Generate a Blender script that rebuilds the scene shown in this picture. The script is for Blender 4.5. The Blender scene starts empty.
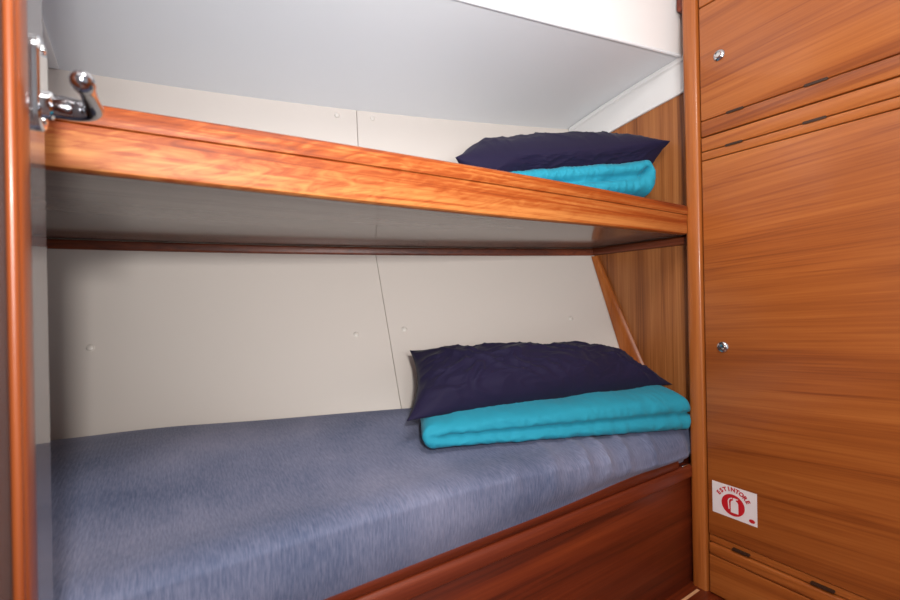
import bpy, bmesh, math, random
from mathutils import Vector, Matrix, noise

random.seed(4)
scene = bpy.context.scene
COL = scene.collection

# ------------------------------------------------------------------ camera
cam_d = bpy.data.cameras.new('camera')
cam = bpy.data.objects.new('camera', cam_d)
COL.objects.link(cam)
scene.camera = cam
cam_d.sensor_fit = 'HORIZONTAL'
cam_d.sensor_width = 36.0
cam_d.lens = 438.0 / 900.0 * 36.0
cam_d.shift_y = 0.5 / 900.0
cam_d.clip_start = 0.02
YAW = math.radians(57.1)
fwd = Vector((math.cos(YAW), math.sin(YAW), 0))
rgt = Vector((math.sin(YAW), -math.cos(YAW), 0))
upv = Vector((0, 0, 1))
ROLL = math.radians(1.1)
r2 = rgt * math.cos(ROLL) - upv * math.sin(ROLL)
u2 = rgt * math.sin(ROLL) + upv * math.cos(ROLL)
cam.matrix_world = Matrix(((r2.x, u2.x, -fwd.x, 0), (r2.y, u2.y, -fwd.y, 0),
                           (r2.z, u2.z, -fwd.z, 0.85), (0, 0, 0, 1)))
cam_d.dof.use_dof = True
cam_d.dof.focus_distance = 1.45
cam_d.dof.aperture_fstop = 5.6

# ------------------------------------------------------------------ world, lamps, exposure
world = bpy.data.worlds.new('world')
scene.world = world
world.use_nodes = True
wb = world.node_tree.nodes['Background']
wb.inputs['Color'].default_value = (0.92, 0.95, 1.0, 1)
wb.inputs['Strength'].default_value = 0.6


def area(name, loc, target, size, power, color=(1, 1, 1), size_y=None):
    d = bpy.data.lights.new(name, 'AREA')
    d.energy = power
    d.color = color
    d.size = size
    if size_y:
        d.shape = 'RECTANGLE'
        d.size_y = size_y
    o = bpy.data.objects.new(name, d)
    COL.objects.link(o)
    o.location = loc
    dv = Vector(target) - Vector(loc)
    o.rotation_euler = dv.to_track_quat('-Z', 'Y').to_euler()
    return o


area('camera_flash', (-0.005, -0.22, 1.055), (0.60, 1.0, 0.80), 0.06, 11.5, (1.0, 0.97, 0.93))  # the photographer's small flash, just behind and above the camera
area('overhead_light', (0.30, 0.05, 1.88), (0.62, 0.5, 0.6), 0.5, 13.0, (1.0, 0.97, 0.94))
ceil_fill = area('ceiling_fill_light', (0.06, -0.42, 0.95), (0.50, 1.05, 1.80), 0.35, 5.4, (0.98, 0.99, 1.0))  # unseen uplight added to brighten the ceiling and upper walls
ceil_fill.data.spread = math.radians(95)

scene.view_settings.view_transform = 'Standard'
scene.view_settings.look = 'None'
scene.view_settings.gamma = 1.0
scene.view_settings.use_curve_mapping = False
scene.view_settings.exposure = 0.06


# ------------------------------------------------------------------ materials
def srgb(r, g, b):
    def f(c):
        c /= 255.0
        return c / 12.92 if c <= 0.04045 else ((c + 0.055) / 1.055) ** 2.4
    return (f(r), f(g), f(b), 1.0)


def mat(name, color, rough=0.5, metal=0.0, **kw):
    m = bpy.data.materials.new(name)
    m.use_nodes = True
    b = m.node_tree.nodes['Principled BSDF']
    b.inputs['Base Color'].default_value = color
    b.inputs['Roughness'].default_value = rough
    b.inputs['Metallic'].default_value = metal
    for k, v in kw.items():
        b.inputs[k].default_value = v
    return m


def nodes(m):
    return m.node_tree.nodes, m.node_tree.links, m.node_tree.nodes['Principled BSDF']


def wood(name, cols, axis, rough=0.35, scale=1.0, figure=0.0, tilt=0.0, coat=0.25, stretch=16.0, pores=0.95):
    """cols: three colours dark, mid, light. axis: grain direction 'X','Y','Z'."""
    m = mat(name, cols[1], rough)
    N, L, b = nodes(m)
    b.inputs['Coat Weight'].default_value = coat
    b.inputs['Coat Roughness'].default_value = 0.12
    tc = N.new('ShaderNodeTexCoord')
    rot = N.new('ShaderNodeMapping')
    if axis == 'Y':
        rot.inputs['Rotation'].default_value = (tilt, 0, 0)
    elif axis == 'X':
        rot.inputs['Rotation'].default_value = (0, tilt, 0)
    else:
        rot.inputs['Rotation'].default_value = (0, tilt, 0)
    L.new(tc.outputs['Object'], rot.inputs['Vector'])

    def mapped(along, across):
        mp = N.new('ShaderNodeMapping')
        s = [across * scale] * 3
        s['XYZ'.index(axis)] = along * scale
        mp.inputs['Scale'].default_value = s
        L.new(rot.outputs['Vector'], mp.inputs['Vector'])
        return mp
    mp = mapped(0.42, stretch)
    n1 = N.new('ShaderNodeTexNoise')
    n1.inputs['Scale'].default_value = 1.0
    n1.inputs['Detail'].default_value = 7
    n1.inputs['Roughness'].default_value = 0.62
    n1.inputs['Distortion'].default_value = 0.7
    L.new(mp.outputs['Vector'], n1.inputs['Vector'])
    mp2 = mapped(3.5, stretch * 11)
    n2 = N.new('ShaderNodeTexNoise')
    n2.inputs['Scale'].default_value = 1.0
    n2.inputs['Detail'].default_value = 4
    L.new(mp2.outputs['Vector'], n2.inputs['Vector'])
    mix = N.new('ShaderNodeMath')
    mix.operation = 'MULTIPLY_ADD'
    L.new(n2.outputs['Fac'], mix.inputs[0])
    mix.inputs[1].default_value = 0.45 * pores
    ms = N.new('ShaderNodeMath')
    ms.operation = 'MULTIPLY_ADD'
    L.new(n1.outputs['Fac'], ms.inputs[0])
    ms.inputs[1].default_value = 0.95
    ms.inputs[2].default_value = 0.035 - 0.225 * pores
    L.new(ms.outputs[0], mix.inputs[2])
    last = mix.outputs[0]
    if figure:
        rot3 = N.new('ShaderNodeMapping')
        rot3.inputs['Rotation'].default_value = (0, 0.20, 0)
        L.new(tc.outputs['Object'], rot3.inputs['Vector'])
        mp3 = N.new('ShaderNodeMapping')
        mp3.inputs['Scale'].default_value = (12.0, 12.0, 58.0)
        L.new(rot3.outputs['Vector'], mp3.inputs['Vector'])
        n3 = N.new('ShaderNodeTexNoise')
        n3.inputs['Scale'].default_value = 1.0
        n3.inputs['Detail'].default_value = 3
        n3.inputs['Distortion'].default_value = 2.2
        L.new(mp3.outputs['Vector'], n3.inputs['Vector'])
        ma = N.new('ShaderNodeMath')
        ma.operation = 'MULTIPLY_ADD'
        L.new(n3.outputs['Fac'], ma.inputs[0])
        # the flame figure of this plank dies out along its length
        sx = N.new('ShaderNodeSeparateXYZ')
        L.new(tc.outputs['Object'], sx.inputs[0])
        fm = N.new('ShaderNodeMapRange')
        fm.inputs['From Min'].default_value = 0.15
        fm.inputs['From Max'].default_value = 0.95
        fm.inputs['To Min'].default_value = figure
        fm.inputs['To Max'].default_value = figure * 0.2
        L.new(sx.outputs['X'], fm.inputs['Value'])
        L.new(fm.outputs['Result'], ma.inputs[1])
        hf = N.new('ShaderNodeMath')
        hf.operation = 'MULTIPLY'
        L.new(fm.outputs['Result'], hf.inputs[0])
        hf.inputs[1].default_value = 0.5
        sub = N.new('ShaderNodeMath')
        sub.operation = 'SUBTRACT'
        L.new(last, sub.inputs[0])
        L.new(hf.outputs[0], sub.inputs[1])
        L.new(sub.outputs[0], ma.inputs[2])
        last = ma.outputs[0]
    mp4 = mapped(0.30, stretch * 0.8)
    n4 = N.new('ShaderNodeTexNoise')
    n4.inputs['Scale'].default_value = 1.0
    n4.inputs['Detail'].default_value = 5
    n4.inputs['Distortion'].default_value = 0.3
    L.new(mp4.outputs['Vector'], n4.inputs['Vector'])
    s4 = N.new('ShaderNodeMath')
    s4.operation = 'SUBTRACT'
    L.new(n4.outputs['Fac'], s4.inputs[0])
    s4.inputs[1].default_value = 0.5
    a4 = N.new('ShaderNodeMath')
    a4.operation = 'ABSOLUTE'
    L.new(s4.outputs[0], a4.inputs[0])
    m4 = N.new('ShaderNodeMapRange')
    m4.inputs['From Min'].default_value = 0.0
    m4.inputs['From Max'].default_value = 0.018
    m4.inputs['To Min'].default_value = -0.13
    m4.inputs['To Max'].default_value = 0.0
    L.new(a4.outputs[0], m4.inputs['Value'])
    ad4 = N.new('ShaderNodeMath')
    ad4.operation = 'ADD'
    L.new(last, ad4.inputs[0])
    L.new(m4.outputs['Result'], ad4.inputs[1])
    last = ad4.outputs[0]
    cr = N.new('ShaderNodeValToRGB')
    e = cr.color_ramp.elements
    e[0].position = 0.28
    e[0].color = cols[0]
    e[1].position = 0.74
    e[1].color = cols[2]
    mid = e.new(0.5)
    mid.color = cols[1]
    L.new(last, cr.inputs['Fac'])
    L.new(cr.outputs['Color'], b.inputs['Base Color'])
    bp = N.new('ShaderNodeBump')
    bp.inputs['Strength'].default_value = 0.06
    bp.inputs['Distance'].default_value = 0.001
    L.new(n2.outputs['Fac'], bp.inputs['Height'])
    L.new(bp.outputs['Normal'], b.inputs['Normal'])
    return m


def mottled(name, c1, c2, rough, scale=3.0, bump=0.0, bscale=200.0, **kw):
    m = mat(name, c1, rough, **kw)
    N, L, b = nodes(m)
    tc = N.new('ShaderNodeTexCoord')
    n = N.new('ShaderNodeTexNoise')
    n.inputs['Scale'].default_value = scale
    n.inputs['Detail'].default_value = 5
    L.new(tc.outputs['Object'], n.inputs['Vector'])
    mx = N.new('ShaderNodeMix')
    mx.data_type = 'RGBA'
    mx.inputs['A'].default_value = c1
    mx.inputs['B'].default_value = c2
    L.new(n.outputs['Fac'], mx.inputs['Factor'])
    L.new(mx.outputs['Result'], b.inputs['Base Color'])
    if bump:
        n2 = N.new('ShaderNodeTexNoise')
        n2.inputs['Scale'].default_value = bscale
        n2.inputs['Detail'].default_value = 2
        L.new(tc.outputs['Object'], n2.inputs['Vector'])
        bp = N.new('ShaderNodeBump')
        bp.inputs['Strength'].default_value = bump
        bp.inputs['Distance'].default_value = 0.002
        L.new(n2.outputs['Fac'], bp.inputs['Height'])
        L.new(bp.outputs['Normal'], b.inputs['Normal'])
    return m


W_LOCK = (srgb(132, 64, 23), srgb(164, 88, 35), srgb(185, 108, 49))
W_RED = (srgb(78, 26, 9), srgb(104, 37, 13), srgb(130, 54, 22))
W_RAIL = (srgb(112, 44, 10), srgb(146, 66, 18), srgb(186, 116, 58))
W_BULK = (srgb(112, 60, 26), srgb(150, 88, 43), srgb(180, 116, 64))
M_LOCK = wood('locker_wood', W_LOCK, 'Y', 0.36, tilt=0.07)
M_POST = wood('post_wood', W_LOCK, 'Z', 0.36)
M_RAIL = wood('rail_wood', W_RAIL, 'X', 0.5, figure=0.62, coat=0.0)
M_RAIL.node_tree.nodes['Principled BSDF'].inputs['Specular IOR Level'].default_value = 0.3
M_RED = wood('berth_wood', W_RED, 'X', 0.42, coat=0.08)
W_LEDGE = (srgb(84, 34, 14), srgb(116, 52, 24), srgb(144, 72, 36))
M_LEDGE = wood('ledge_wood', W_LEDGE, 'X', 0.42, coat=0.06)
M_LEDGEY = wood('bulkhead_ledge_wood', W_LEDGE, 'Y', 0.42, coat=0.06)
M_BULK = wood('bulkhead_wood', W_BULK, 'Z', 0.42, stretch=22, pores=1.0)
M_DOORWOOD = wood('door_wood', (srgb(84, 34, 12), srgb(120, 54, 20), srgb(146, 76, 34)), 'Z', 0.36, coat=0.1)
M_FLOOR = wood('floor_wood', W_RED, 'X', 0.4)
M_INLAY = wood('inlay_wood', (srgb(200, 140, 95), srgb(225, 170, 125), srgb(235, 190, 150)), 'X', 0.4)
M_WALL = mottled('hull_liner', srgb(222, 212, 204), srgb(214, 205, 197), 0.42, 2.0)
M_CEIL = mottled('ceiling_liner', srgb(236, 238, 240), srgb(231, 233, 236), 0.38, 2.0)
M_WHITE = mottled('white_gelcoat', srgb(232, 230, 228), srgb(226, 225, 224), 0.3, 2.0)
M_SEAM = mat('seam_filler', srgb(120, 112, 105), 0.8)
M_CAP = mat('cap_plastic', srgb(222, 214, 206), 0.25)
M_DARK = mat('shadow_gap', srgb(30, 18, 12), 0.9)
M_BRONZE = mat('hinge_bronze', srgb(54, 28, 11), 0.6, 0.0)
M_CHROME = mat('chrome', (0.72, 0.73, 0.75, 1), 0.06, 1.0)
M_LEVER = mat('chrome_dark_reflection', (0.42, 0.42, 0.45, 1), 0.08, 1.0)  # chrome darkened in colour to stand for dark surroundings it would reflect
M_CHROME2 = mat('brushed_chrome', (0.62, 0.62, 0.62, 1), 0.2, 1.0)
M_LAMIN = mat('door_laminate', srgb(150, 150, 153), 0.07)
M_UNDER = wood('berth_underside', (srgb(118, 107, 99), srgb(134, 122, 114), srgb(146, 134, 126)), 'X', 0.12, coat=0.0, stretch=20)
M_NAVY = mottled('navy_cotton', srgb(28, 21, 54), srgb(23, 17, 46), 0.75, 6, 0.15, 900)
M_TURQ = mottled('turquoise_cotton', srgb(26, 150, 174), srgb(20, 139, 166), 0.8, 5, 0.2, 600)
M_HEM = mat('blanket_hem', srgb(24, 120, 150), 0.8)
M_STICK = mat('sticker_white', srgb(236, 226, 226), 0.4)
M_SRED = mat('sticker_red', srgb(200, 30, 40), 0.4)
M_NAVY.node_tree.nodes['Principled BSDF'].inputs['Specular IOR Level'].default_value = 0.25
for mm in (M_NAVY, M_TURQ):
    mm.node_tree.nodes['Principled BSDF'].inputs['Sheen Weight'].default_value = 0.05


def ribbed(name):
    m = mat(name, srgb(112, 116, 140), 0.8)
    N, L, b = nodes(m)
    b.inputs['Sheen Weight'].default_value = 0.12
    b.inputs['Sheen Roughness'].default_value = 0.45
    b.inputs['Sheen Tint'].default_value = (0.85, 0.85, 1, 1)
    tc = N.new('ShaderNodeTexCoord')
    n = N.new('ShaderNodeTexNoise')
    n.inputs['Scale'].default_value = 4.0
    n.inputs['Detail'].default_value = 6
    L.new(tc.outputs['Object'], n.inputs['Vector'])
    mpf = N.new('ShaderNodeMapping')
    mpf.inputs['Scale'].default_value = (420, 60, 60)
    L.new(tc.outputs['Object'], mpf.inputs['Vector'])
    n2 = N.new('ShaderNodeTexNoise')
    n2.inputs['Scale'].default_value = 1.0
    n2.inputs['Detail'].default_value = 3
    L.new(mpf.outputs['Vector'], n2.inputs['Vector'])
    ad = N.new('ShaderNodeMath')
    ad.operation = 'MULTIPLY_ADD'
    L.new(n2.outputs['Fac'], ad.inputs[0])
    ad.inputs[1].default_value = 0.6
    sb = N.new('ShaderNodeMath')
    sb.operation = 'SUBTRACT'
    L.new(n.outputs['Fac'], sb.inputs[0])
    sb.inputs[1].default_value = 0.3
    L.new(sb.outputs[0], ad.inputs[2])
    cr = N.new('ShaderNodeValToRGB')
    e = cr.color_ramp.elements
    e[0].position = 0.25
    e[0].color = srgb(70, 82, 112)
    e[1].position = 0.78
    e[1].color = srgb(130, 132, 156)
    L.new(ad.outputs[0], cr.inputs['Fac'])
    L.new(cr.outputs['Color'], b.inputs['Base Color'])
    wv = N.new('ShaderNodeTexWave')
    wv.bands_direction = 'X'
    wv.inputs['Scale'].default_value = 42
    wv.inputs['Distortion'].default_value = 1.2
    wv.inputs['Detail'].default_value = 2
    L.new(tc.outputs['Object'], wv.inputs['Vector'])
    bp = N.new('ShaderNodeBump')
    bp.inputs['Strength'].default_value = 0.2
    bp.inputs['Distance'].default_value = 0.002
    sm = N.new('ShaderNodeMath')
    sm.operation = 'ADD'
    L.new(wv.outputs['Fac'], sm.inputs[0])
    L.new(n2.outputs['Fac'], sm.inputs[1])
    L.new(sm.outputs[0], bp.inputs['Height'])
    L.new(bp.outputs['Normal'], b.inputs['Normal'])
    return m


M_MATT = ribbed('ribbed_chenille')


# ------------------------------------------------------------------ mesh helpers
def link(name, me, parent=None, m=None, smooth=False, loc=None):
    o = bpy.data.objects.new(name, me)
    COL.objects.link(o)
    if m:
        me.materials.append(m)
    if smooth:
        for p in me.polygons:
            p.use_smooth = True
    if parent:
        o.parent = parent
        o.matrix_parent_inverse = Matrix.Translation(-Vector(parent.location))
    return o


def from_bm(name, bm, parent=None, m=None, smooth=False):
    bmesh.ops.recalc_face_normals(bm, faces=bm.faces)
    me = bpy.data.meshes.new(name)
    bm.to_mesh(me)
    bm.free()
    return link(name, me, parent, m, smooth)


def smooth_by_angle(o, deg=35):
    me = o.data
    for p in me.polygons:
        p.use_smooth = True
    bm = bmesh.new()
    bm.from_mesh(me)
    for e in bm.edges:
        if len(e.link_faces) == 2 and e.calc_face_angle(0) > math.radians(deg):
            e.smooth = False
    bm.to_mesh(me)
    bm.free()


def bm_box(bm, x0, x1, y0, y1, z0, z1, bevel=0.0, seg=2):
    t = bmesh.new()
    vs = [t.verts.new((x, y, z)) for x in (x0, x1) for y in (y0, y1) for z in (z0, z1)]
    for f in ((0, 1, 3, 2), (4, 6, 7, 5), (0, 4, 5, 1), (2, 3, 7, 6), (0, 2, 6, 4), (1, 5, 7, 3)):
        t.faces.new([vs[i] for i in f])
    if bevel:
        bmesh.ops.bevel(t, geom=t.edges[:], offset=bevel, segments=seg, profile=0.5, affect='EDGES')
    bmesh.ops.recalc_face_normals(t, faces=t.faces)
    me = bpy.data.meshes.new('t')
    t.to_mesh(me)
    t.free()
    bm.from_mesh(me)
    bpy.data.meshes.remove(me)


def box(name, x0, x1, y0, y1, z0, z1, m, parent=None, bevel=0.0, seg=2):
    bm = bmesh.new()
    bm_box(bm, x0, x1, y0, y1, z0, z1, bevel, seg)
    o = from_bm(name, bm, parent, m)
    if bevel:
        smooth_by_angle(o, 50)
    return o


def sweep(name, prof, frames, m, parent=None, closed_prof=True, angle=35):
    """prof: list of (a,b); frames: list of (origin, A, B) vectors; ends capped."""
    bm = bmesh.new()
    rings = []
    for (o, A, B) in frames:
        rings.append([bm.verts.new(Vector(o) + Vector(A) * a + Vector(B) * b) for a, b in prof])
    n = len(prof)
    for i in range(len(rings) - 1):
        for j in range(n if closed_prof else n - 1):
            k = (j + 1) % n
            bm.faces.new((rings[i][j], rings[i][k], rings[i + 1][k], rings[i + 1][j]))
    if closed_prof:
        bm.faces.new(rings[0])
        bm.faces.new(rings[-1][::-1])
    o = from_bm(name, bm, parent, m)
    smooth_by_angle(o, angle)
    return o


def extrude_x(name, prof, x0, x1, m, parent=None, angle=35):
    return sweep(name, prof, [((x0, 0, 0), (0, 1, 0), (0, 0, 1)), ((x1, 0, 0), (0, 1, 0), (0, 0, 1))], m, parent, True, angle)


def rounded_rect(x0, x1, y0, y1, r, n=5):
    pts = []
    for cx, cy, a0 in ((x1 - r, y1 - r, 0), (x0 + r, y1 - r, 90), (x0 + r, y0 + r, 180), (x1 - r, y0 + r, 270)):
        for i in range(n + 1):
            a = math.radians(a0 + 90 * i / n)
            pts.append((cx + r * math.cos(a), cy + r * math.sin(a)))
    return pts


def grid_mesh(name, fn, nu, nv, m, parent=None, thick=0.0, tdir=None):
    bm = bmesh.new()
    g = [[bm.verts.new(fn(i / nu, j / nv)) for j in range(nv + 1)] for i in range(nu + 1)]
    for i in range(nu):
        for j in range(nv):
            bm.faces.new((g[i][j], g[i + 1][j], g[i + 1][j + 1], g[i][j + 1]))
    if thick:
        td = Vector(tdir) * thick
        h = [[bm.verts.new(g[i][j].co + td) for j in range(nv + 1)] for i in range(nu + 1)]
        for i in range(nu):
            for j in range(nv):
                bm.faces.new((h[i][j], h[i][j + 1], h[i + 1][j + 1], h[i + 1][j]))
        for i in range(nu):
            bm.faces.new((g[i][0], h[i][0], h[i + 1][0], g[i + 1][0]))
            bm.faces.new((g[i][nv], g[i + 1][nv], h[i + 1][nv], h[i][nv]))
        for j in range(nv):
            bm.faces.new((g[0][j], g[0][j + 1], h[0][j + 1], h[0][j]))
            bm.faces.new((g[nu][j], h[nu][j], h[nu][j + 1], g[nu][j + 1]))
    o = from_bm(name, bm, parent, m)
    smooth_by_angle(o, 40)
    return o


def lathe(name, prof, origin, axis, m, parent=None, n=28):
    ax = Vector(axis).normalized()
    a = ax.orthogonal().normalized()
    b = ax.cross(a)
    bm = bmesh.new()
    rings = []
    for (r, h) in prof:
        c = Vector(origin) + ax * h
        if r < 1e-6:
            rings.append([bm.verts.new(c)])
        else:
            rings.append([bm.verts.new(c + (a * math.cos(2 * math.pi * k / n) + b * math.sin(2 * math.pi * k / n)) * r) for k in range(n)])
    for i in range(len(rings) - 1):
        p, q = rings[i], rings[i + 1]
        for k in range(n):
            k2 = (k + 1) % n
            if len(p) == 1 and len(q) == 1:
                continue
            if len(p) == 1:
                bm.faces.new((p[0], q[k], q[k2]))
            elif len(q) == 1:
                bm.faces.new((p[k], p[k2], q[0]))
            else:
                bm.faces.new((p[k], p[k2], q[k2], q[k]))
    o = from_bm(name, bm, parent, m)
    smooth_by_angle(o, 40)
    return o


def empty(name, loc):
    o = bpy.data.objects.new(name, None)
    o.empty_display_size = 0.1
    o.location = loc
    COL.objects.link(o)
    return o


def tag(o, label=None, cat=None, group=None, kind=None):
    if label:
        o['label'] = label
    if cat:
        o['category'] = cat
    if group:
        o['group'] = group
    if kind:
        o['kind'] = kind
    return o


def quad_through(p0, p1, p2):
    (x0, y0), (x1, y1), (x2, y2) = p0, p1, p2

    def f(x):
        return (y0 * (x - x1) * (x - x2) / ((x0 - x1) * (x0 - x2)) + y1 * (x - x0) * (x - x2) / ((x1 - x0) * (x1 - x2))
                + y2 * (x - x0) * (x - x1) / ((x2 - x0) * (x2 - x1)))
    return f


# hull side: curved in plan and flaring outwards towards the deck
Y_LOW = quad_through((-0.24, 1.42), (0.575, 1.125), (1.36, 0.93))
Y_MID = quad_through((-0.26, 1.57), (0.60, 1.39), (1.36, 1.095))
Y_TOP = quad_through((-0.21, 1.575), (0.565, 1.434), (1.36, 1.195))
XD = -0.09                # face of the open door
XL, XB = -0.62, 1.36      # foot-end bulkhead, head-end bulkhead
ZC = lambda x: 1.50 + 0.0127 * (x + 0.21)


def hull_y(x, z):
    if z < 1.02:
        t = (z - 0.54) / 0.48
        return Y_LOW(x) * (1 - t) + Y_MID(x) * t
    t = (z - 1.02) / 0.49
    return Y_MID(x) * (1 - t) + Y_TOP(x) * t


# ------------------------------------------------------------------ structure
fl = empty('floor', (0.4, 0.0, 0.0))
fl_m = box('floor', -0.62, 1.45, -0.9, 0.735, -0.03, 0.0, M_FLOOR)
bpy.data.objects.remove(fl)
fl_m.name = 'floor'
tag(fl_m, kind='structure')
for k in range(9):
    y = 0.682 - 0.06 * k
    box('inlay_strip', -0.4, 1.277, y - 0.004, y + 0.004, -0.004, 0.0006, M_INLAY, fl_m)

# hull side liner: lower and upper pieces with a butt seam
SEAM_L, SEAM_U = 0.560, 0.560
wall = grid_mesh('wall_back', lambda u, v: Vector((XL + (XB - XL + 0.03) * u, hull_y(XL + (XB - XL + 0.03) * u, 0.2 + 1.36 * v) + 0.012, 0.2 + 1.36 * v)),
                 40, 30, M_SEAM, None, 0.02, (0, 1, 0))
tag(wall, kind='structure')


def liner(x0, x1, z0, z1):
    def fn(u, v):
        zr = (0.3 + 0.72 * v) if not callable(z1) else 1.2
        xa = x0(zr) if callable(x0) else x0
        xb = x1(zr) if callable(x1) else x1
        x = xa + (xb - xa) * u
        z = (z0(x) if callable(z0) else z0)
        zt = (z1(x) if callable(z1) else z1)
        z = z + (zt - z) * v
        return Vector((x, hull_y(x, z), z))
    return grid_mesh('liner_panel', fn, 24, 12, M_WALL, wall, 0.011, (0, 1, 0))


SEAM = lambda z: 0.598 + 0.085 * (z - 1.0)
liner(XL, lambda z: SEAM(z) - 0.0012, 0.3, 1.02)
liner(lambda z: SEAM(z) + 0.0012, XB, 0.3, 1.02)
liner(XL, SEAM_U - 0.0012, 1.0206, lambda x: ZC(x) + 0.004)
liner(SEAM_U + 0.0012, XB, 1.0206, lambda x: ZC(x) + 0.004)


def hull_normal(x, z):
    e = 0.01
    dx = (hull_y(x + e, z) - hull_y(x - e, z)) / (2 * e)
    dz = (hull_y(x, z + e) - hull_y(x, z - e)) / (2 * e)
    return Vector((dx, -1.0, dz)).normalized()


for (x, z) in ((-0.168, 0.745), (0.482, 0.752), (0.626, 0.762), (1.195, 0.778), (0.495, 1.485), (0.612, 1.490)):
    n = hull_normal(x, z)
    lathe('screw_cap', [(0.0088, -0.001), (0.0088, 0.0016), (0.0072, 0.0036), (0.003, 0.0046), (0, 0.0048)],
          Vector((x, hull_y(x, z), z)), n, M_CAP, wall, 18)

# foot-end bulkhead and head-end bulkhead
wl = box('wall_left', XL - 0.02, XL, -0.9, 1.7, 0.0, 1.95, M_BULK)  # front part runs on out of view to block side light
tag(wl, kind='structure')
wf = box('wall_light_block', XL, XD - 0.005, -0.16, -0.13, 0.0, 1.925, M_BULK)  # unseen partition added to keep light off the bunk's left end
tag(wf, kind='structure')
bm = bmesh.new()
zs = [0.0, 0.3, 0.54, 0.78, 1.02, 1.2, 1.35, 1.55]
pts = [(0.66, 0.0)] + [(hull_y(XB, max(z, 0.3)) + 0.01, z) for z in zs] + [(0.66, 1.55)]
f0 = [bm.verts.new((XB, y, z)) for y, z in pts]
f1 = [bm.verts.new((XB + 0.018, y, z)) for y, z in pts]
bm.faces.new(f0)
bm.faces.new(f1[::-1])
for i in range(len(pts)):
    j = (i + 1) % len(pts)
    bm.faces.new((f0[i], f0[j], f1[j], f1[i]))
wr = from_bm('wall_right', bm, None, M_BULK)
tag(wr, kind='structure')

# ceiling: sloping deck liner, turned-down edge bead, white coaming, flat deckhead
EDGE = [(XL, 1.085, 1.575), (-0.2, 1.015, 1.578), (0.2, 0.945, 1.580), (0.633, 0.870, 1.581), (0.897, 0.822, 1.583), (1.15, 0.775, 1.586), (XB + 0.02, 0.735, 1.590)]


def edge_at(x):
    for a, b in zip(EDGE, EDGE[1:]):
        if a[0] <= x <= b[0] + 1e-6:
            t = (x - a[0]) / (b[0] - a[0])
            return a[1] + (b[1] - a[1]) * t, a[2] + (b[2] - a[2]) * t
    return EDGE[-1][1:]


def ceil_fn(u, v):
    x = XL + (XB + 0.018 - XL) * u
    ye, ze = edge_at(x)
    yw, zw = hull_y(x, ZC(x)) + 0.012, ZC(x)
    return Vector((x, yw + (ye - yw) * v, zw + (ze - zw) * v + 0.006 * math.sin(math.pi * v)))


ceil = grid_mesh('ceiling', ceil_fn, 30, 12, M_CEIL, None, 0.02, (0, 0, 1))
tag(ceil, kind='structure')


def coam_fn(u, v):
    x = XL + (XB + 0.16 - XL) * u
    ye, ze = edge_at(min(x, XB + 0.02))
    return Vector((x, ye - 0.002 - 0.03 * v, ze + 0.35 * v))


grid_mesh('coaming', coam_fn, 20, 4, M_WHITE, ceil, 0.02, (0, 1, 0))
sweep('edge_bead', [(0.006 * math.cos(a) - 0.001, 0.005 * math.sin(a) + 0.001) for a in [2 * math.pi * k / 12 for k in range(12)]],
      [((x, y, z), (0, 1, 0), (0, 0, 1)) for x, y, z in EDGE[:-1]] + [((XB, 0.738, 1.589), (0, 1, 0), (0, 0, 1))], M_CEIL, ceil)
sweep('joint_strip', [(-0.030, 0.001), (-0.030, -0.004), (-0.027, -0.006), (-0.003, -0.006), (0.0, -0.004), (0.0, 0.001)],
      [((-0.235, y, ZC(-0.235) + (edge_at(-0.235)[1] - ZC(-0.235)) * (hull_y(-0.235, 1.5) - y) / (hull_y(-0.235, 1.5) - edge_at(-0.235)[0]) + 0.006 * math.sin(math.pi * (hull_y(-0.235, 1.5) - y) / (hull_y(-0.235, 1.5) - edge_at(-0.235)[0]))), (1, 0, 0), (0, 0, 1)) for y in [1.565 - 0.05 * k for k in range(11)]], M_WHITE, ceil)
box('deckhead', XL, 1.9, -0.9, 1.2, 1.925, 1.95, M_WHITE, ceil)

# trims
X_LEDGE = [XL + (XB - XL) * k / 24 for k in range(25)]
led = sweep('trim_1', rounded_rect(-0.017, 0.002, 0.0, 0.026, 0.006),
            [((x, hull_y(x, 1.02), 1.009), (0, 1, 0), (0, 0, 1)) for x in X_LEDGE], M_LEDGE)
tag(led, kind='structure')
prof = rounded_rect(-0.017, 0.002, 0.0, 0.026, 0.006)
led2 = sweep('trim_2', prof, [((XB, y, 1.009), (1, 0, 0), (0, 0, 1)) for y in (0.72, hull_y(XB, 1.02) - 0.012)], M_LEDGEY)
tag(led2, kind='structure')
# corner batten between hull liner and head-end bulkhead
cb = []
for k in range(13):
    z = 0.42 + 0.585 * k / 12
    wd = 0.5 + 1.15 * min(max((1.0 - z) / 0.36, 0), 1.3)
    cb.append(((XB, hull_y(XB, z), z), (-1, 0, 0), (0, -wd, 0)))
bat = sweep('trim_3', [(0.0, -0.008), (0.0, 0.036), (0.003, 0.039), (0.008, 0.040), (0.014, 0.036), (0.018, 0.026), (0.020, 0.012), (0.020, 0.0)], cb, M_POST)
tag(bat, kind='structure')
# white band under the ceiling on the head-end bulkhead
wbm = bmesh.new()
ys = [0.712 + (1.19 - 0.712) * k / 10 for k in range(11)]


def zce(y):
    ye, ze = edge_at(XB)
    yw, zw = hull_y(XB, ZC(XB)), ZC(XB)
    t = (y - yw) / (ye - yw)
    return zw + (ze - zw) * t + 0.006 * math.sin(math.pi * min(max(t, 0), 1))


band = sweep('trim_4', [(0.0, -0.108), (0.006, -0.108), (0.008, -0.106), (0.008, -0.020), (0.010, -0.017), (0.015, -0.014), (0.017, -0.008), (0.017, -0.001), (0.0, -0.001)],
             [((XB, y, zce(y)), (-1, 0, 0), (0, 0, 1)) for y in ys], M_WHITE)
tag(band, kind='structure')

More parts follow.
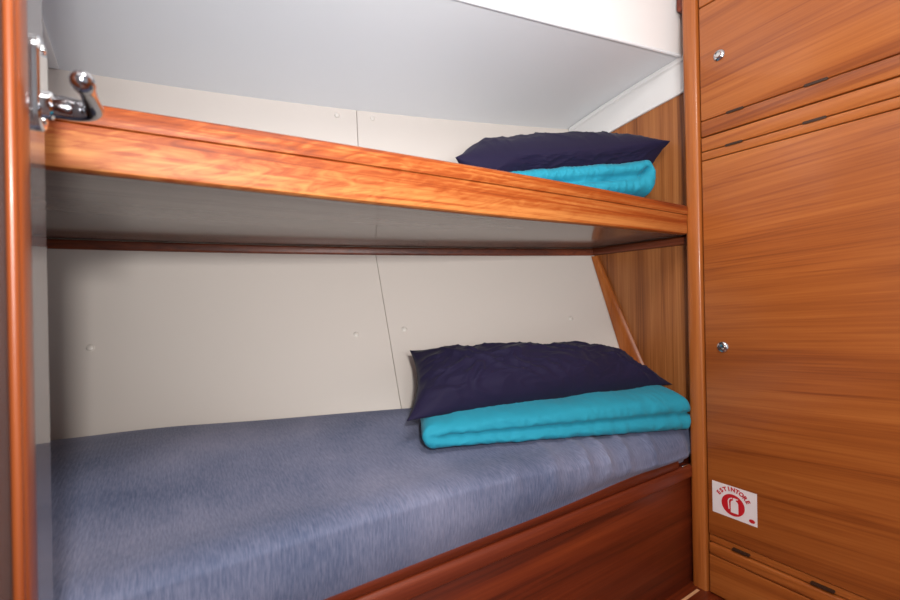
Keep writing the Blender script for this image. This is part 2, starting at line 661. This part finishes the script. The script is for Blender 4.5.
# ------------------------------------------------------------------ open cabin door (glossy laminate, seen almost edge-on)
XD = -0.09
door = box('door_1', XD - 0.03, XD, -0.12, 0.53, 0.02, 1.88, M_LAMIN, None, 0.002)
tag(door, kind='structure')
bead = [(0.0, 0.4085), (0.0012, 0.4065), (0.0030, 0.4058), (0.0048, 0.4062), (0.0060, 0.4075), (0.0064, 0.4092), (0.0058, 0.4104),
        (0.0070, 0.4118), (0.0080, 0.4150), (0.0086, 0.4210), (0.0086, 0.4280), (0.0080, 0.4340), (0.0066, 0.4385), (0.0040, 0.4405), (0.0, 0.4410)]
sweep('bead_moulding', bead, [((XD, 0, z), (1, 0, 0), (0, 1, 0)) for z in (0.03, 1.87)], M_DOORWOOD, door, True, 50)
# handle: oval back plate, collar, bent lever
pl = sweep('handle_plate', [(a, b) for a, b in rounded_rect(-0.0165, 0.0165, -0.040, 0.040, 0.016, 8)],
           [((XD, 0.504, 1.042), (0, 1, 0), (0, 0, 1)), ((XD + 0.003, 0.504, 1.042), (0, 1, 0), (0, 0, 1)),
            ((XD + 0.0045, 0.504, 1.042), (0, 0.88, 0), (0, 0, 0.95))], M_CHROME, door, True, 25)
for dz in (-0.030, 0.030):
    lathe('screw', [(0.004, 0.0), (0.004, 0.001), (0.0025, 0.002), (0, 0.0022)], (XD + 0.0042, 0.504, 1.042 + dz), (1, 0, 0), M_CHROME2, pl, 14)
lathe('collar', [(0.0115, 0.0), (0.0115, 0.006), (0.0095, 0.008), (0.0, 0.008)], (XD + 0.004, 0.500, 1.0235), (1, 0, 0), M_CHROME, pl, 24)


def tube(name, path, radii, m, parent, n=18, flat=1.0):
    bm = bmesh.new()
    rings = []
    P = [Vector(p) for p in path]
    prevA = None
    for i, p in enumerate(P):
        t = (P[min(i + 1, len(P) - 1)] - P[max(i - 1, 0)]).normalized()
        A = Vector((0, 0, 1)) - t * t.z
        A.normalize()
        B = t.cross(A)
        r = radii[i]
        rings.append([bm.verts.new(p + (A * math.cos(2 * math.pi * k / n) * r + B * math.sin(2 * math.pi * k / n) * r * flat)) for k in range(n)])
    for i in range(len(rings) - 1):
        for k in range(n):
            k2 = (k + 1) % n
            bm.faces.new((rings[i][k], rings[i][k2], rings[i + 1][k2], rings[i + 1][k]))
    bm.faces.new(rings[0])
    bm.faces.new(rings[-1][::-1])
    o = from_bm(name, bm, parent, m)
    smooth_by_angle(o, 60)
    return o


path, rad = [], []
for k in range(8):
    path.append((XD + 0.006 + 0.016 * k / 7, 0.500, 1.0235))
    rad.append(0.0098)
cx, cy = XD + 0.022, 0.482
for k in range(1, 9):
    a = math.radians(90 - 90 * k / 8)
    path.append((cx + 0.018 * math.cos(a), cy + 0.018 * math.sin(a), 1.0235 - 0.002 * k / 8))
    rad.append(0.0098 - 0.0028 * k / 8)
for k in range(1, 9):
    path.append((XD + 0.040 - 0.001 * k / 8, 0.482 - 0.052 * k / 8, 1.0215 + 0.001 * math.sin(k * 0.4)))
    rad.append(0.0070 + 0.0012 * (k / 8) ** 2 - 0.0014 * math.sin(k / 8 * math.pi))
for k in range(1, 7):
    a = math.radians(90 * k / 6)
    path.append((XD + 0.039, 0.430 - 0.010 * math.sin(a), 1.0215))
    rad.append(max(0.0082 * math.cos(a), 0.0004))
tube('handle_lever', path, rad, M_LEVER, door)

# ------------------------------------------------------------------ locker
XK = 1.29
lk = empty('locker', (1.55, 0.2, 0.0))
tag(lk, 'tall cherry wood locker with flap doors, round chrome latches and slim hinges', 'locker')
Y0, Y1 = -0.30, 0.660      # face runs towards the doorway
body = bmesh.new()
bm_box(body, XK + 0.018, 1.85, Y0, Y1, 0.0, 1.92)
from_bm('carcass', body, lk, M_DARK)
post = sweep('corner_post', [(1.288, 0.668), (1.288, 0.696), (1.2895, 0.701), (1.293, 0.7055), (1.298, 0.707), (1.359, 0.707), (1.359, 0.664), (1.292, 0.664)],
             [((0, 0, z), (1, 0, 0), (0, 1, 0)) for z in (0.0, 1.92)], M_POST, lk, True, 60)


def panel(name, z0, z1, x=XK, parent=lk, yl=0.6565, yr=Y0, bev=0.0025, th=0.02):
    return box(name, x, x + th, yr, yl, z0, z1, M_LOCK, parent, bev, 3)


panel('head_rail', 1.672, 1.92)
dA = panel('door', 1.3475, 1.6685)
panel('frame_rail', 1.302, 1.3455)
panel('frame_rail', 1.2600, 1.2985)
dB = None
panel('hinge_rail', 1.2345, 1.2578)
dB = panel('door', 0.1720, 1.2325)
panel('hinge_rail', 0.1490, 0.1690, XK + 0.004)
panel('frame_rail', 0.1150, 0.1470, XK - 0.003, bev=0.006)
dC = panel('door', 0.004, 0.1125)


def hinge(parent, yc, z, w):
    sweep('hinge', rounded_rect(-w / 2, w / 2, -0.0031, 0.0031, 0.0029, 4),
          [((XK - 0.0028, yc, z), (0, 1, 0), (0, 0, 1)), ((XK + 0.004, yc, z), (0, 1, 0), (0, 0, 1))], M_BRONZE, parent)


for yc, w in ((0.568, 0.043), (0.393, 0.046), (0.20, 0.046)):
    hinge(dA, yc - 0.001, 1.3465, w)
    hinge(dB, yc + 0.003, 1.2588, w)
    hinge(dB, yc + 0.005, 0.156, w)


def latch(parent, y, z):
    k = lathe('latch', [(0.0, 0.0), (0.0145, 0.0), (0.0150, 0.002), (0.0135, 0.0045), (0.0105, 0.0058), (0.0098, 0.0050), (0.0, 0.0046)],
              (XK, y, z), (-1, 0, 0), M_CHROME, parent, 28)
    lathe('latch_button', [(0.0088, 0.003), (0.0088, 0.0085), (0.0078, 0.0102), (0.004, 0.0092), (0.0, 0.0088)],
          (XK, y, z), (-1, 0, 0), M_CHROME2, k, 24)


latch(dA, 0.604, 1.512)
latch(dB, 0.609, 0.707)
cblk = sweep('corner_cleat', rounded_rect(0.704, 0.7245, 1.700, 1.90, 0.009), [((1.30, 0, 0), (0, 1, 0), (0, 0, 1)), ((1.358, 0, 0), (0, 1, 0), (0, 0, 1))], M_RED, lk)

# ------------------------------------------------------------------ fire extinguisher sticker
SY, SZ = 0.6440, 0.2395    # lower left corner of the sticker on the locker door
SW, SH = 0.1120, 0.0875


def sp(a, b, h=0.0):
    return Vector((XK - h, SY - a, SZ + b))


stk = empty('fire_extinguisher_sticker', sp(SW / 2, SH / 2))
tag(stk, 'white ESTINTORE sticker with red extinguisher disc low on the locker door', 'sticker')
box('backing', XK - 0.0006, XK + 0.0001, SY - SW, SY, SZ, SZ + SH, M_STICK, stk)


def flat(name, polys, h, m, parent):
    bm = bmesh.new()
    for poly in polys:
        a = [bm.verts.new(sp(x, y, h)) for x, y in poly]
        b = [bm.verts.new(sp(x, y, h - 0.0003)) for x, y in poly]
        bm.faces.new(a)
        bm.faces.new(b[::-1])
        for i in range(len(poly)):
            j = (i + 1) % len(poly)
            bm.faces.new((a[i], a[j], b[j], b[i]))
    return from_bm(name, bm, parent, m)


DCX, DCY, DR = 0.0535, 0.0365, 0.0292
disc = flat('disc', [[(DCX + DR * math.cos(2 * math.pi * k / 40), DCY + DR * math.sin(2 * math.pi * k / 40)) for k in range(40)]], 0.0010, M_SRED, stk)
ex = 0.0575


def arc_band(cx, cy, r, w, a0, a1, n=12):
    out = [(cx + (r + w / 2) * math.cos(math.radians(a0 + (a1 - a0) * k / n)), cy + (r + w / 2) * math.sin(math.radians(a0 + (a1 - a0) * k / n))) for k in range(n + 1)]
    inn = [(cx + (r - w / 2) * math.cos(math.radians(a0 + (a1 - a0) * k / n)), cy + (r - w / 2) * math.sin(math.radians(a0 + (a1 - a0) * k / n))) for k in range(n + 1)]
    return out + inn[::-1]


bottle = [(ex - 0.0095, 0.016), (ex + 0.0095, 0.016), (ex + 0.0095, 0.043), (ex + 0.0075, 0.0475), (ex + 0.0035, 0.050),
          (ex + 0.0035, 0.053), (ex + 0.009, 0.0545), (ex + 0.009, 0.0565), (ex - 0.003, 0.0570), (ex - 0.0035, 0.050), (ex - 0.0075, 0.0475), (ex - 0.0095, 0.043)]
hose = arc_band(ex - 0.004, 0.0435, 0.0115, 0.0028, 95, 180) + []
hose2 = [(ex - 0.0169, 0.0440), (ex - 0.0141, 0.0440), (ex - 0.0125, 0.024), (ex - 0.0150, 0.022)]
flat('extinguisher_emblem', [bottle, hose, hose2], 0.0014, M_STICK, stk)
# maker's tiny round mark
flat('corner_mark', [[(0.0995 + 0.0072 * math.cos(2 * math.pi * k / 24), 0.0110 + 0.0050 * math.sin(2 * math.pi * k / 24)) for k in range(24)]], 0.0010, M_SRED, stk)


def letters():
    bm = bmesh.new()
    word = 'ESTINTORE'
    R = 0.0385
    for i, ch in enumerate(word):
        c = bpy.data.curves.new('letter', 'FONT')
        c.body = ch
        c.size = 0.0148
        c.offset = 0.00075
        c.align_x = 'CENTER'
        c.extrude = 0.00015
        o = bpy.data.objects.new('letter', c)
        COL.objects.link(o)
        dg = bpy.context.evaluated_depsgraph_get()
        dg.update()
        me = bpy.data.meshes.new_from_object(o.evaluated_get(dg))
        ang = math.radians(146 - (146 - 32) * i / (len(word) - 1))
        tilt = ang - math.pi / 2
        for v in me.vertices:
            x, y = v.co.x, v.co.y
            lx = DCX + R * math.cos(ang) + x * math.cos(tilt) - y * math.sin(tilt)
            ly = DCY - 0.001 + R * math.sin(ang) + x * math.sin(tilt) + y * math.cos(tilt)
            v.co = sp(lx, ly, 0.0010 + v.co.z)
        bm.from_mesh(me)
        bpy.data.objects.remove(o)
        bpy.data.curves.remove(c)
        bpy.data.meshes.remove(me)
    return from_bm('lettering', bm, stk, M_SRED)


letters()

# ------------------------------------------------------------------ lower berth
lb = empty('lower_berth', (0.4, 0.9, 0.0))
tag(lb, 'lower berth with dark red mahogany front board under the blue mattress', 'bunk bed')
lbm = bmesh.new()


def plat(name, z0, z1, y_front, m, parent, back_z, inset=0.006):
    bm = bmesh.new()
    N_ = 24
    x1 = XB - 0.004
    a = []
    for zz in (z0, z1):
        row_f = [bm.verts.new((XL + 0.004 + (x1 - XL - 0.004) * k / N_, y_front, zz)) for k in range(N_ + 1)]
        row_b = [bm.verts.new((XL + 0.004 + (x1 - XL - 0.004) * k / N_, hull_y(XL + (x1 - XL) * k / N_, zz if zz > 0.4 else 0.4) - inset, zz)) for k in range(N_ + 1)]
        a.append((row_f, row_b))
    for k in range(N_):
        bm.faces.new((a[0][0][k], a[0][1][k], a[0][1][k + 1], a[0][0][k + 1]))
        bm.faces.new((a[1][0][k], a[1][0][k + 1], a[1][1][k + 1], a[1][1][k]))
        bm.faces.new((a[0][0][k], a[0][0][k + 1], a[1][0][k + 1], a[1][0][k]))
        bm.faces.new((a[0][1][k], a[1][1][k], a[1][1][k + 1], a[0][1][k + 1]))
    for e in (0, N_):
        bm.faces.new((a[0][0][e], a[1][0][e], a[1][1][e], a[0][1][e]))
    return from_bm(name, bm, parent, m)


plat('bed_base', 0.335, 0.362, 0.735, M_RED, lb, 0.4)
# front: recessed panel, moulded middle rail, rounded top rail that stops short of the locker post
box('front_panel', XL + 0.004, 1.345, 0.712, 0.732, 0.0, 0.318, M_RED, lb, 0.002)
mid_prof = [(0.732, 0.3175), (0.7015, 0.3175), (0.699, 0.320), (0.699, 0.345), (0.701, 0.350), (0.706, 0.3535), (0.732, 0.3535)]
extrude_x('middle_rail', mid_prof, XL + 0.004, 1.2875, M_RED, lb)
top_prof = [(0.732, 0.3537), (0.709, 0.3537), (0.705, 0.356), (0.7015, 0.362), (0.701, 0.372), (0.704, 0.383), (0.710, 0.389), (0.732, 0.389)]
extrude_x('top_rail', top_prof, XL + 0.004, 1.222, M_RED, lb)
box('catch', 1.245, 1.275, 0.703, 0.708, 0.3540, 0.3575, M_CHROME2, lb, 0.0008)

# mattress: crowned, rounded front edge, softer towards the head end
def smooth(a, b, x):
    t = min(max((x - a) / (b - a), 0), 1)
    return t * t * (3 - 2 * t)


MZ0 = 0.3655


def matt_top(x, y):
    """height of the mattress top (front edge handled by the profile)"""
    z = 0.538 + 0.006 * math.sin(3.0 * x + 1) * math.sin(4 * y)
    z += 0.02 * smooth(1.0, 1.36, x) * smooth(0.70, 0.80, y) + 0.035 * smooth(1.27, 1.34, x)
    z -= 0.030 * smooth(1.06, 0.80, y)
    z += 0.020 * smooth(0.95, 1.18, y) * smooth(1.2, 0.5, x) * smooth(-0.35, 0.05, x)
    return z


def matt_pt(x, s):
    """s: 0 bottom front .. 1 back"""
    r = 0.062 + 0.05 * smooth(0.55, 1.25, x)
    droop = 0.010 + 0.046 * smooth(0.45, 1.25, x)
    yf = 0.692 + 0.002 * math.sin(7 * x) + 0.006 * smooth(1.1, 1.26, x) + 0.014 * smooth(1.268, 1.288, x)
    yb = hull_y(x, 0.54) - 0.004
    lift = 0.004 + 0.018 * smooth(0.2, 0.75, x) * smooth(1.4, 0.85, x)
    if s < 0.15:
        t = s / 0.15
        zl = MZ0 + lift
        h = (0.538 - droop - r * 0.8) - zl
        return Vector((x, yf + 0.010 * (1 - t) ** 2 - 0.004 * math.sin(math.pi * t), zl + h * t))
    if s < 0.45:
        t = (s - 0.15) / 0.30
        a = t * math.pi / 2
        z0 = 0.538 - droop - r * 0.8
        z1 = matt_top(x, yf + r) - droop * 0.75
        return Vector((x, yf + r * (1 - math.cos(a)), z0 + (z1 - z0) * math.sin(a)))
    t = (s - 0.45) / 0.55
    y = yf + r + (yb - yf - r) * t
    z = matt_top(x, y) - droop * 0.75 * (1 - smooth(0.0, 0.35, t))
    z -= 0.02 * smooth(0.93, 1.0, t) ** 2
    return Vector((x, y, z))


def wrinkle(x, y, z):
    n = noise.noise(Vector((x * 3.1, y * 3.1, 1.7))) * 0.006
    w = 0.0
    for cx, ph, amp in ((0.60, 0.3, 0.006), (0.72, 0.0, 0.009), (0.82, 0.5, 0.013), (0.89, 1.0, 0.014), (0.98, 0.2, 0.012), (1.09, .6, 0.009)):
        d = x - cx - 0.35 * (y - 0.72) + 0.02 * math.sin(14 * y + ph)
        w += amp * math.exp(-(d / 0.013) ** 2) * smooth(0.90, 0.74, y)
    return n, w


mbm = bmesh.new()
NX, NS = 130, 54
rows = []
for i in range(NX + 1):
    x = XL + 0.008 + (XB - 0.006 - XL - 0.008) * i / NX
    row = []
    for j in range(NS + 1):
        p = matt_pt(x, j / NS)
        n, w = wrinkle(p.x, p.y, p.z)
        k = smooth(0.0, 0.1, j / NS) * smooth(1.0, 0.9, j / NS)
        p += Vector((0, -0.55 * (n + w), 0.8 * (n + w))) * k
        row.append(mbm.verts.new(p))
    rows.append(row)
for i in range(NX):
    for j in range(NS):
        mbm.faces.new((rows[i][j], rows[i + 1][j], rows[i + 1][j + 1], rows[i][j + 1]))
bl = [[mbm.verts.new((r[0].co.x, r[0].co.y + 0.004, MZ0 - 0.002)), mbm.verts.new((r[-1].co.x, hull_y(r[-1].co.x, MZ0) - 0.006, MZ0 - 0.002))] for r in rows]
for i in range(NX):
    mbm.faces.new((bl[i][0], bl[i][1], bl[i + 1][1], bl[i + 1][0]))
    mbm.faces.new((rows[i][0], bl[i][0], bl[i + 1][0], rows[i + 1][0]))
    mbm.faces.new((rows[i][-1], rows[i + 1][-1], bl[i + 1][1], bl[i][1]))
mbm.faces.new(rows[0] + [bl[0][1], bl[0][0]])
mbm.faces.new(rows[-1][::-1] + [bl[-1][0], bl[-1][1]])
mt = from_bm('mattress', mbm, None, M_MATT)
smooth_by_angle(mt, 50)
tag(mt, 'blue-grey ribbed mattress on the lower berth', 'mattress')

# ------------------------------------------------------------------ upper berth
ub = empty('upper_berth', (0.4, 0.9, 1.0))
tag(ub, 'upper berth with glossy figured orange wood front rail and grey underside', 'bunk bed')
fas = [(0.700, 1.036), (0.7015, 1.032), (0.705, 1.030), (0.718, 1.030), (0.722, 1.034), (0.722, 1.0862), (0.7012, 1.0862), (0.700, 1.085)]
cap = [(0.700, 1.0866), (0.6978, 1.0874), (0.6968, 1.090), (0.6965, 1.106), (0.699, 1.112), (0.704, 1.115), (0.720, 1.115), (0.725, 1.110), (0.725, 1.0866)]
RB = ((-0.62, 1.018), (0.30, 1.0205), (0.60, 1.0225), (0.90, 1.028), (1.287, 1.032))     # bottom line of the sprung rail
RT = ((-0.62, 1.103), (-0.07, 1.106), (0.26, 1.1135), (0.58, 1.118), (0.90, 1.119), (1.287, 1.116))   # top line


def lerp_tab(tab, x):
    for a, b in zip(tab, tab[1:]):
        if x <= b[0]:
            return a[1] + (b[1] - a[1]) * (x - a[0]) / (b[0] - a[0])
    return tab[-1][1]


frames_r = []
for k in range(33):
    x = XL + 0.004 + (1.287 - XL - 0.004) * k / 32
    zb_, zt_ = lerp_tab(RB, x), lerp_tab(RT, x)
    sc_ = (zt_ - zb_) / 0.085
    frames_r.append(((x, 0, zb_ - 1.030 * sc_), (0, 1, 0), (0, 0, sc_)))
sweep('fascia', fas, frames_r, M_RAIL, ub)
sweep('cap_rail', cap, frames_r, M_RAIL, ub)
plat('underside', 1.0365, 1.056, 0.7225, M_UNDER, ub, 1.02, 0.004)


def up_mat(u, v):
    x = XL + 0.01 + (XB - 0.01 - XL - 0.01) * u
    yb = hull_y(x, 1.06) - 0.01
    y = 0.728 + (yb - 0.728) * v
    e = min(v, 1 - v)
    return Vector((x, y, 1.105 - 0.010 * (1 - smooth(0, 0.06, e)) + 0.04 * smooth(0.74, 0.90, y)))


um = grid_mesh('mattress', up_mat, 40, 16, M_MATT, None, 0.048, (0, 0, -1))
tag(um, 'thin mattress on the upper berth, hidden behind the orange wood rail', 'mattress')


# ------------------------------------------------------------------ bedding
def pillow(name, FL, FR, BL, BR, thick_up, thick_dn, seed, m, parent=None, sag=0.0):
    FL, FR, BL, BR = map(Vector, (FL, FR, BL, BR))
    NU, NV = 150, 80
    bm = bmesh.new()
    nrm = ((FR - FL).cross(BL - FL)).normalized()
    if nrm.z < 0:
        nrm = -nrm

    def base(u, v):
        # edges pulled in between the pointed corners
        uu = u + 0.030 * (1 - (2 * v - 1) ** 2) * (0.5 - u) * 2 * abs(2 * u - 1) ** 3
        vv = v + 0.050 * (1 - (2 * u - 1) ** 2) * (0.5 - v) * 2 * abs(2 * v - 1) ** 3
        return (FL * (1 - uu) + FR * uu) * (1 - vv) + (BL * (1 - uu) + BR * uu) * vv

    def prof(u, v):
        a, b = abs(2 * u - 1), abs(2 * v - 1)
        return ((1 - a ** 3.2) ** 0.62) * ((1 - b ** 2.4) ** 0.62)

    def wr(u, v, s):
        a, b = 2 * u - 1, 2 * v - 1
        p = Vector((u * 5 + seed, v * 2.6, s))
        w = 0.012 * noise.noise(p) + 0.006 * noise.noise(p * 2.3)
        # sharp fabric creases: warped ridged noise
        q = Vector((u * 7.0 + v * 2.2 + seed, v * 3.2 - u * 1.5, s * 3))
        q += Vector((noise.noise(q * 0.7), noise.noise(q * 0.7 + Vector((5, 1, 2))), 0)) * 0.9
        rg = 1 - abs(noise.noise(q)) * 2.4
        w += 0.0085 * max(rg, 0) ** 3
        q2 = Vector((u * 17 - v * 5 + seed, v * 6 + u * 3, s * 5)) + Vector((noise.noise(q), noise.noise(q * 1.3), 0)) * 1.2
        w += 0.0040 * max(1 - abs(noise.noise(q2)) * 2.6, 0) ** 2
        # soft creases running in from the ends and corners
        for k in range(9):
            r = random.Random(seed * 31 + k + int(s * 7))
            cu, cv = r.uniform(0.05, 0.95), r.uniform(0.1, 0.9)
            an = r.uniform(-0.9, 0.9)
            L_ = r.uniform(0.10, 0.22)
            du, dv = (u - cu) * 2.0, v - cv
            s1 = du * math.cos(an) + dv * math.sin(an)
            s2 = -du * math.sin(an) + dv * math.cos(an)
            w += r.uniform(-0.006, 0.006) * math.exp(-(s1 / (L_ * 1.6)) ** 2) * math.exp(-(s2 / 0.045) ** 2)
        e = min(u, 1 - u)
        w += 0.0028 * math.sin(v * 34 + seed + 5 * u) * math.exp(-e / 0.09)
        e2 = min(v, 1 - v)
        w += 0.0022 * math.sin(u * 60 + seed) * math.exp(-e2 / 0.10)
        return w
    top = {}
    bot = {}
    for i in range(NU + 1):
        for j in range(NV + 1):
            u, v = i / NU, j / NV
            p = base(u, v)
            h = prof(u, v)
            rim = i in (0, NU) or j in (0, NV)
            if rim:
                top[i, j] = bot[i, j] = bm.verts.new(p + nrm * 0.004 * noise.noise(Vector((u * 9, v * 9, seed))))
            else:
                k = min(1, h * 1.8)
                top[i, j] = bm.verts.new(p + nrm * (thick_up * h + wr(u, v, 1.0) * k))
                bot[i, j] = bm.verts.new(p - nrm * ((thick_dn + sag * smooth(0.36, 0.04, u)) * h + 0.4 * wr(u, v, 2.0) * k))
    for i in range(NU):
        for j in range(NV):
            bm.faces.new((top[i, j], top[i + 1, j], top[i + 1, j + 1], top[i, j + 1]))
            q = [bot[i, j], bot[i, j + 1], bot[i + 1, j + 1], bot[i + 1, j]]
            if len(set(q) & {top[i, j], top[i + 1, j], top[i + 1, j + 1], top[i, j + 1]}) == 4:
                continue
            bm.faces.new(q)
    o = from_bm(name, bm, parent, m, True)
    return o


p1 = pillow('pillow', (0.452, 0.890, 0.578), (1.345, 0.785, 0.570), (0.565, 1.085, 0.714), (1.290, 0.960, 0.655), 0.080, 0.030, 3, M_NAVY)
tag(p1, 'plump navy pillow on the folded turquoise blanket of the lower berth', 'pillow', 'navy pillows')
p2 = pillow('pillow', (0.676, 1.005, 1.246), (1.340, 0.775, 1.340), (0.760, 1.130, 1.165), (1.335, 0.880, 1.190), 0.142, 0.012, 8, M_NAVY, None, 0.065)
tag(p2, 'navy pillow up on the upper berth behind the orange rail', 'pillow', 'navy pillows')


def blanket(name, A, B, depth, z_bottom, thick, fold_end, seed, m, tilt=0.0, skew=0.0, gd=0.030, crease=None):
    """A, B: front bottom ends (x, y); the long rounded front shows two layers joined at one end."""
    A, B = Vector(A), Vector(B)
    L_ = (B - A).length
    d = (B - A) / L_
    nb = Vector((-d.y, d.x))
    NU, NP = 150, 112
    bm = bmesh.new()
    rings = []
    for i in range(NU + 1):
        u = i / NU
        e0, e1 = u * L_, (1 - u) * L_
        ef = e0 if fold_end == 0 else e1      # distance from the U-fold end
        eo = e1 if fold_end == 0 else e0
        end_r = 0.030
        shrink = 1.0
        if ef < end_r:
            shrink = math.sqrt(max(1e-4, 1 - (1 - ef / end_r) ** 2))
        if eo < end_r * 0.7:
            shrink = min(shrink, math.sqrt(max(1e-4, 1 - (1 - eo / (end_r * 0.7)) ** 2)))
        groove = smooth(0.018, 0.06, ef) if not crease else smooth(0.012, 0.03, ef)
        sp_ = crease(u, ef) if crease else 0.47
        th = thick(u)
        zb = z_bottom(u)
        ring = []
        for j in range(NP):
            t = j / NP * 2 * math.pi
            c, s = math.cos(t), math.sin(t)
            ex_ = 0.45
            yy = math.copysign(abs(c) ** ex_, c)
            zz = math.copysign(abs(s) ** 0.62, s)
            y = depth / 2 - depth / 2 * yy
            z = th / 2 + th / 2 * zz
            if c > 0:
                hh = (z / th)
                qq = (hh - sp_ / 2) / (sp_ / 2) if hh < sp_ else (hh - (1 + sp_) / 2) / ((1 - sp_) / 2)
                g = groove * gd * (1 - math.sqrt(max(0.0, 1 - min(abs(qq), 1) ** 2.6)))
                rip = 0.0012 * math.sin(u * 95 + 3 * math.sin(u * 17 + seed)) * (1 if hh < 0.47 else 0.3) * smooth(0.03, 0.15, hh)
                y += g * smooth(0, 0.3, c) + rip * smooth(0.2, 0.9, c)
                qn = Vector((u * 26 + seed, hh * 2.5 + u * 4, y * 8))
                qn += Vector((noise.noise(qn * 0.6), noise.noise(qn * 0.6 + Vector((3, 7, 1))), 0)) * 0.8
                y -= 0.0030 * max(1 - abs(noise.noise(qn)) * 2.6, 0) ** 2 * smooth(0.05, 0.4, c)
            if s > 0:
                z += (0.006 * noise.noise(Vector((u * 7, y * 9, seed))) + 0.002 * max(1 - abs(noise.noise(Vector((u * 22 + seed, y * 14 + u * 6, 2)))) * 2.6, 0) ** 2) * s
            z = th / 2 + (z - th / 2) * (0.25 + 0.75 * shrink)
            y = depth / 2 + (y - depth / 2) * (0.90 + 0.10 * shrink)
            n = 0.003 * noise.noise(Vector((u * 16 + seed, t * 2, 0)))
            P = A + d * (u * L_ + skew * y * (1 - u)) + nb * (y + n)
            ring.append(bm.verts.new((P.x, P.y, zb + z + tilt * y * (1 - 0.75 * z / th))))
        rings.append(ring)
    for i in range(NU):
        for j in range(NP):
            k = (j + 1) % NP
            bm.faces.new((rings[i][j], rings[i][k], rings[i + 1][k], rings[i + 1][j]))
    bm.faces.new(rings[0])
    bm.faces.new(rings[-1][::-1])
    o = from_bm(name, bm, None, m, True)
    return o


b1 = blanket('blanket', (0.466, 0.842), (1.287, 0.692), 0.21,
             lambda u: 0.511 - 0.071 * u, lambda u: 0.068 + 0.058 * u, 0, 2, M_TURQ, 0.25, 0.30)
tag(b1, 'folded turquoise blanket under the pillow on the lower berth', 'blanket', 'folded turquoise blankets')
b2 = blanket('blanket', (0.800, 0.975), (1.272, 0.780), 0.15, lambda u: 1.146 + 0.014 * u, lambda u: 0.082 + 0.040 * u, 1, 5, M_TURQ, 0.0, 0.0, 0.05,
             lambda u, ef: 0.32 + 0.26 * u + 0.16 * smooth(0.06, 0.015, ef))
tag(b2, 'turquoise folded blanket under the pillow on the upper berth', 'blanket', 'folded turquoise blankets')
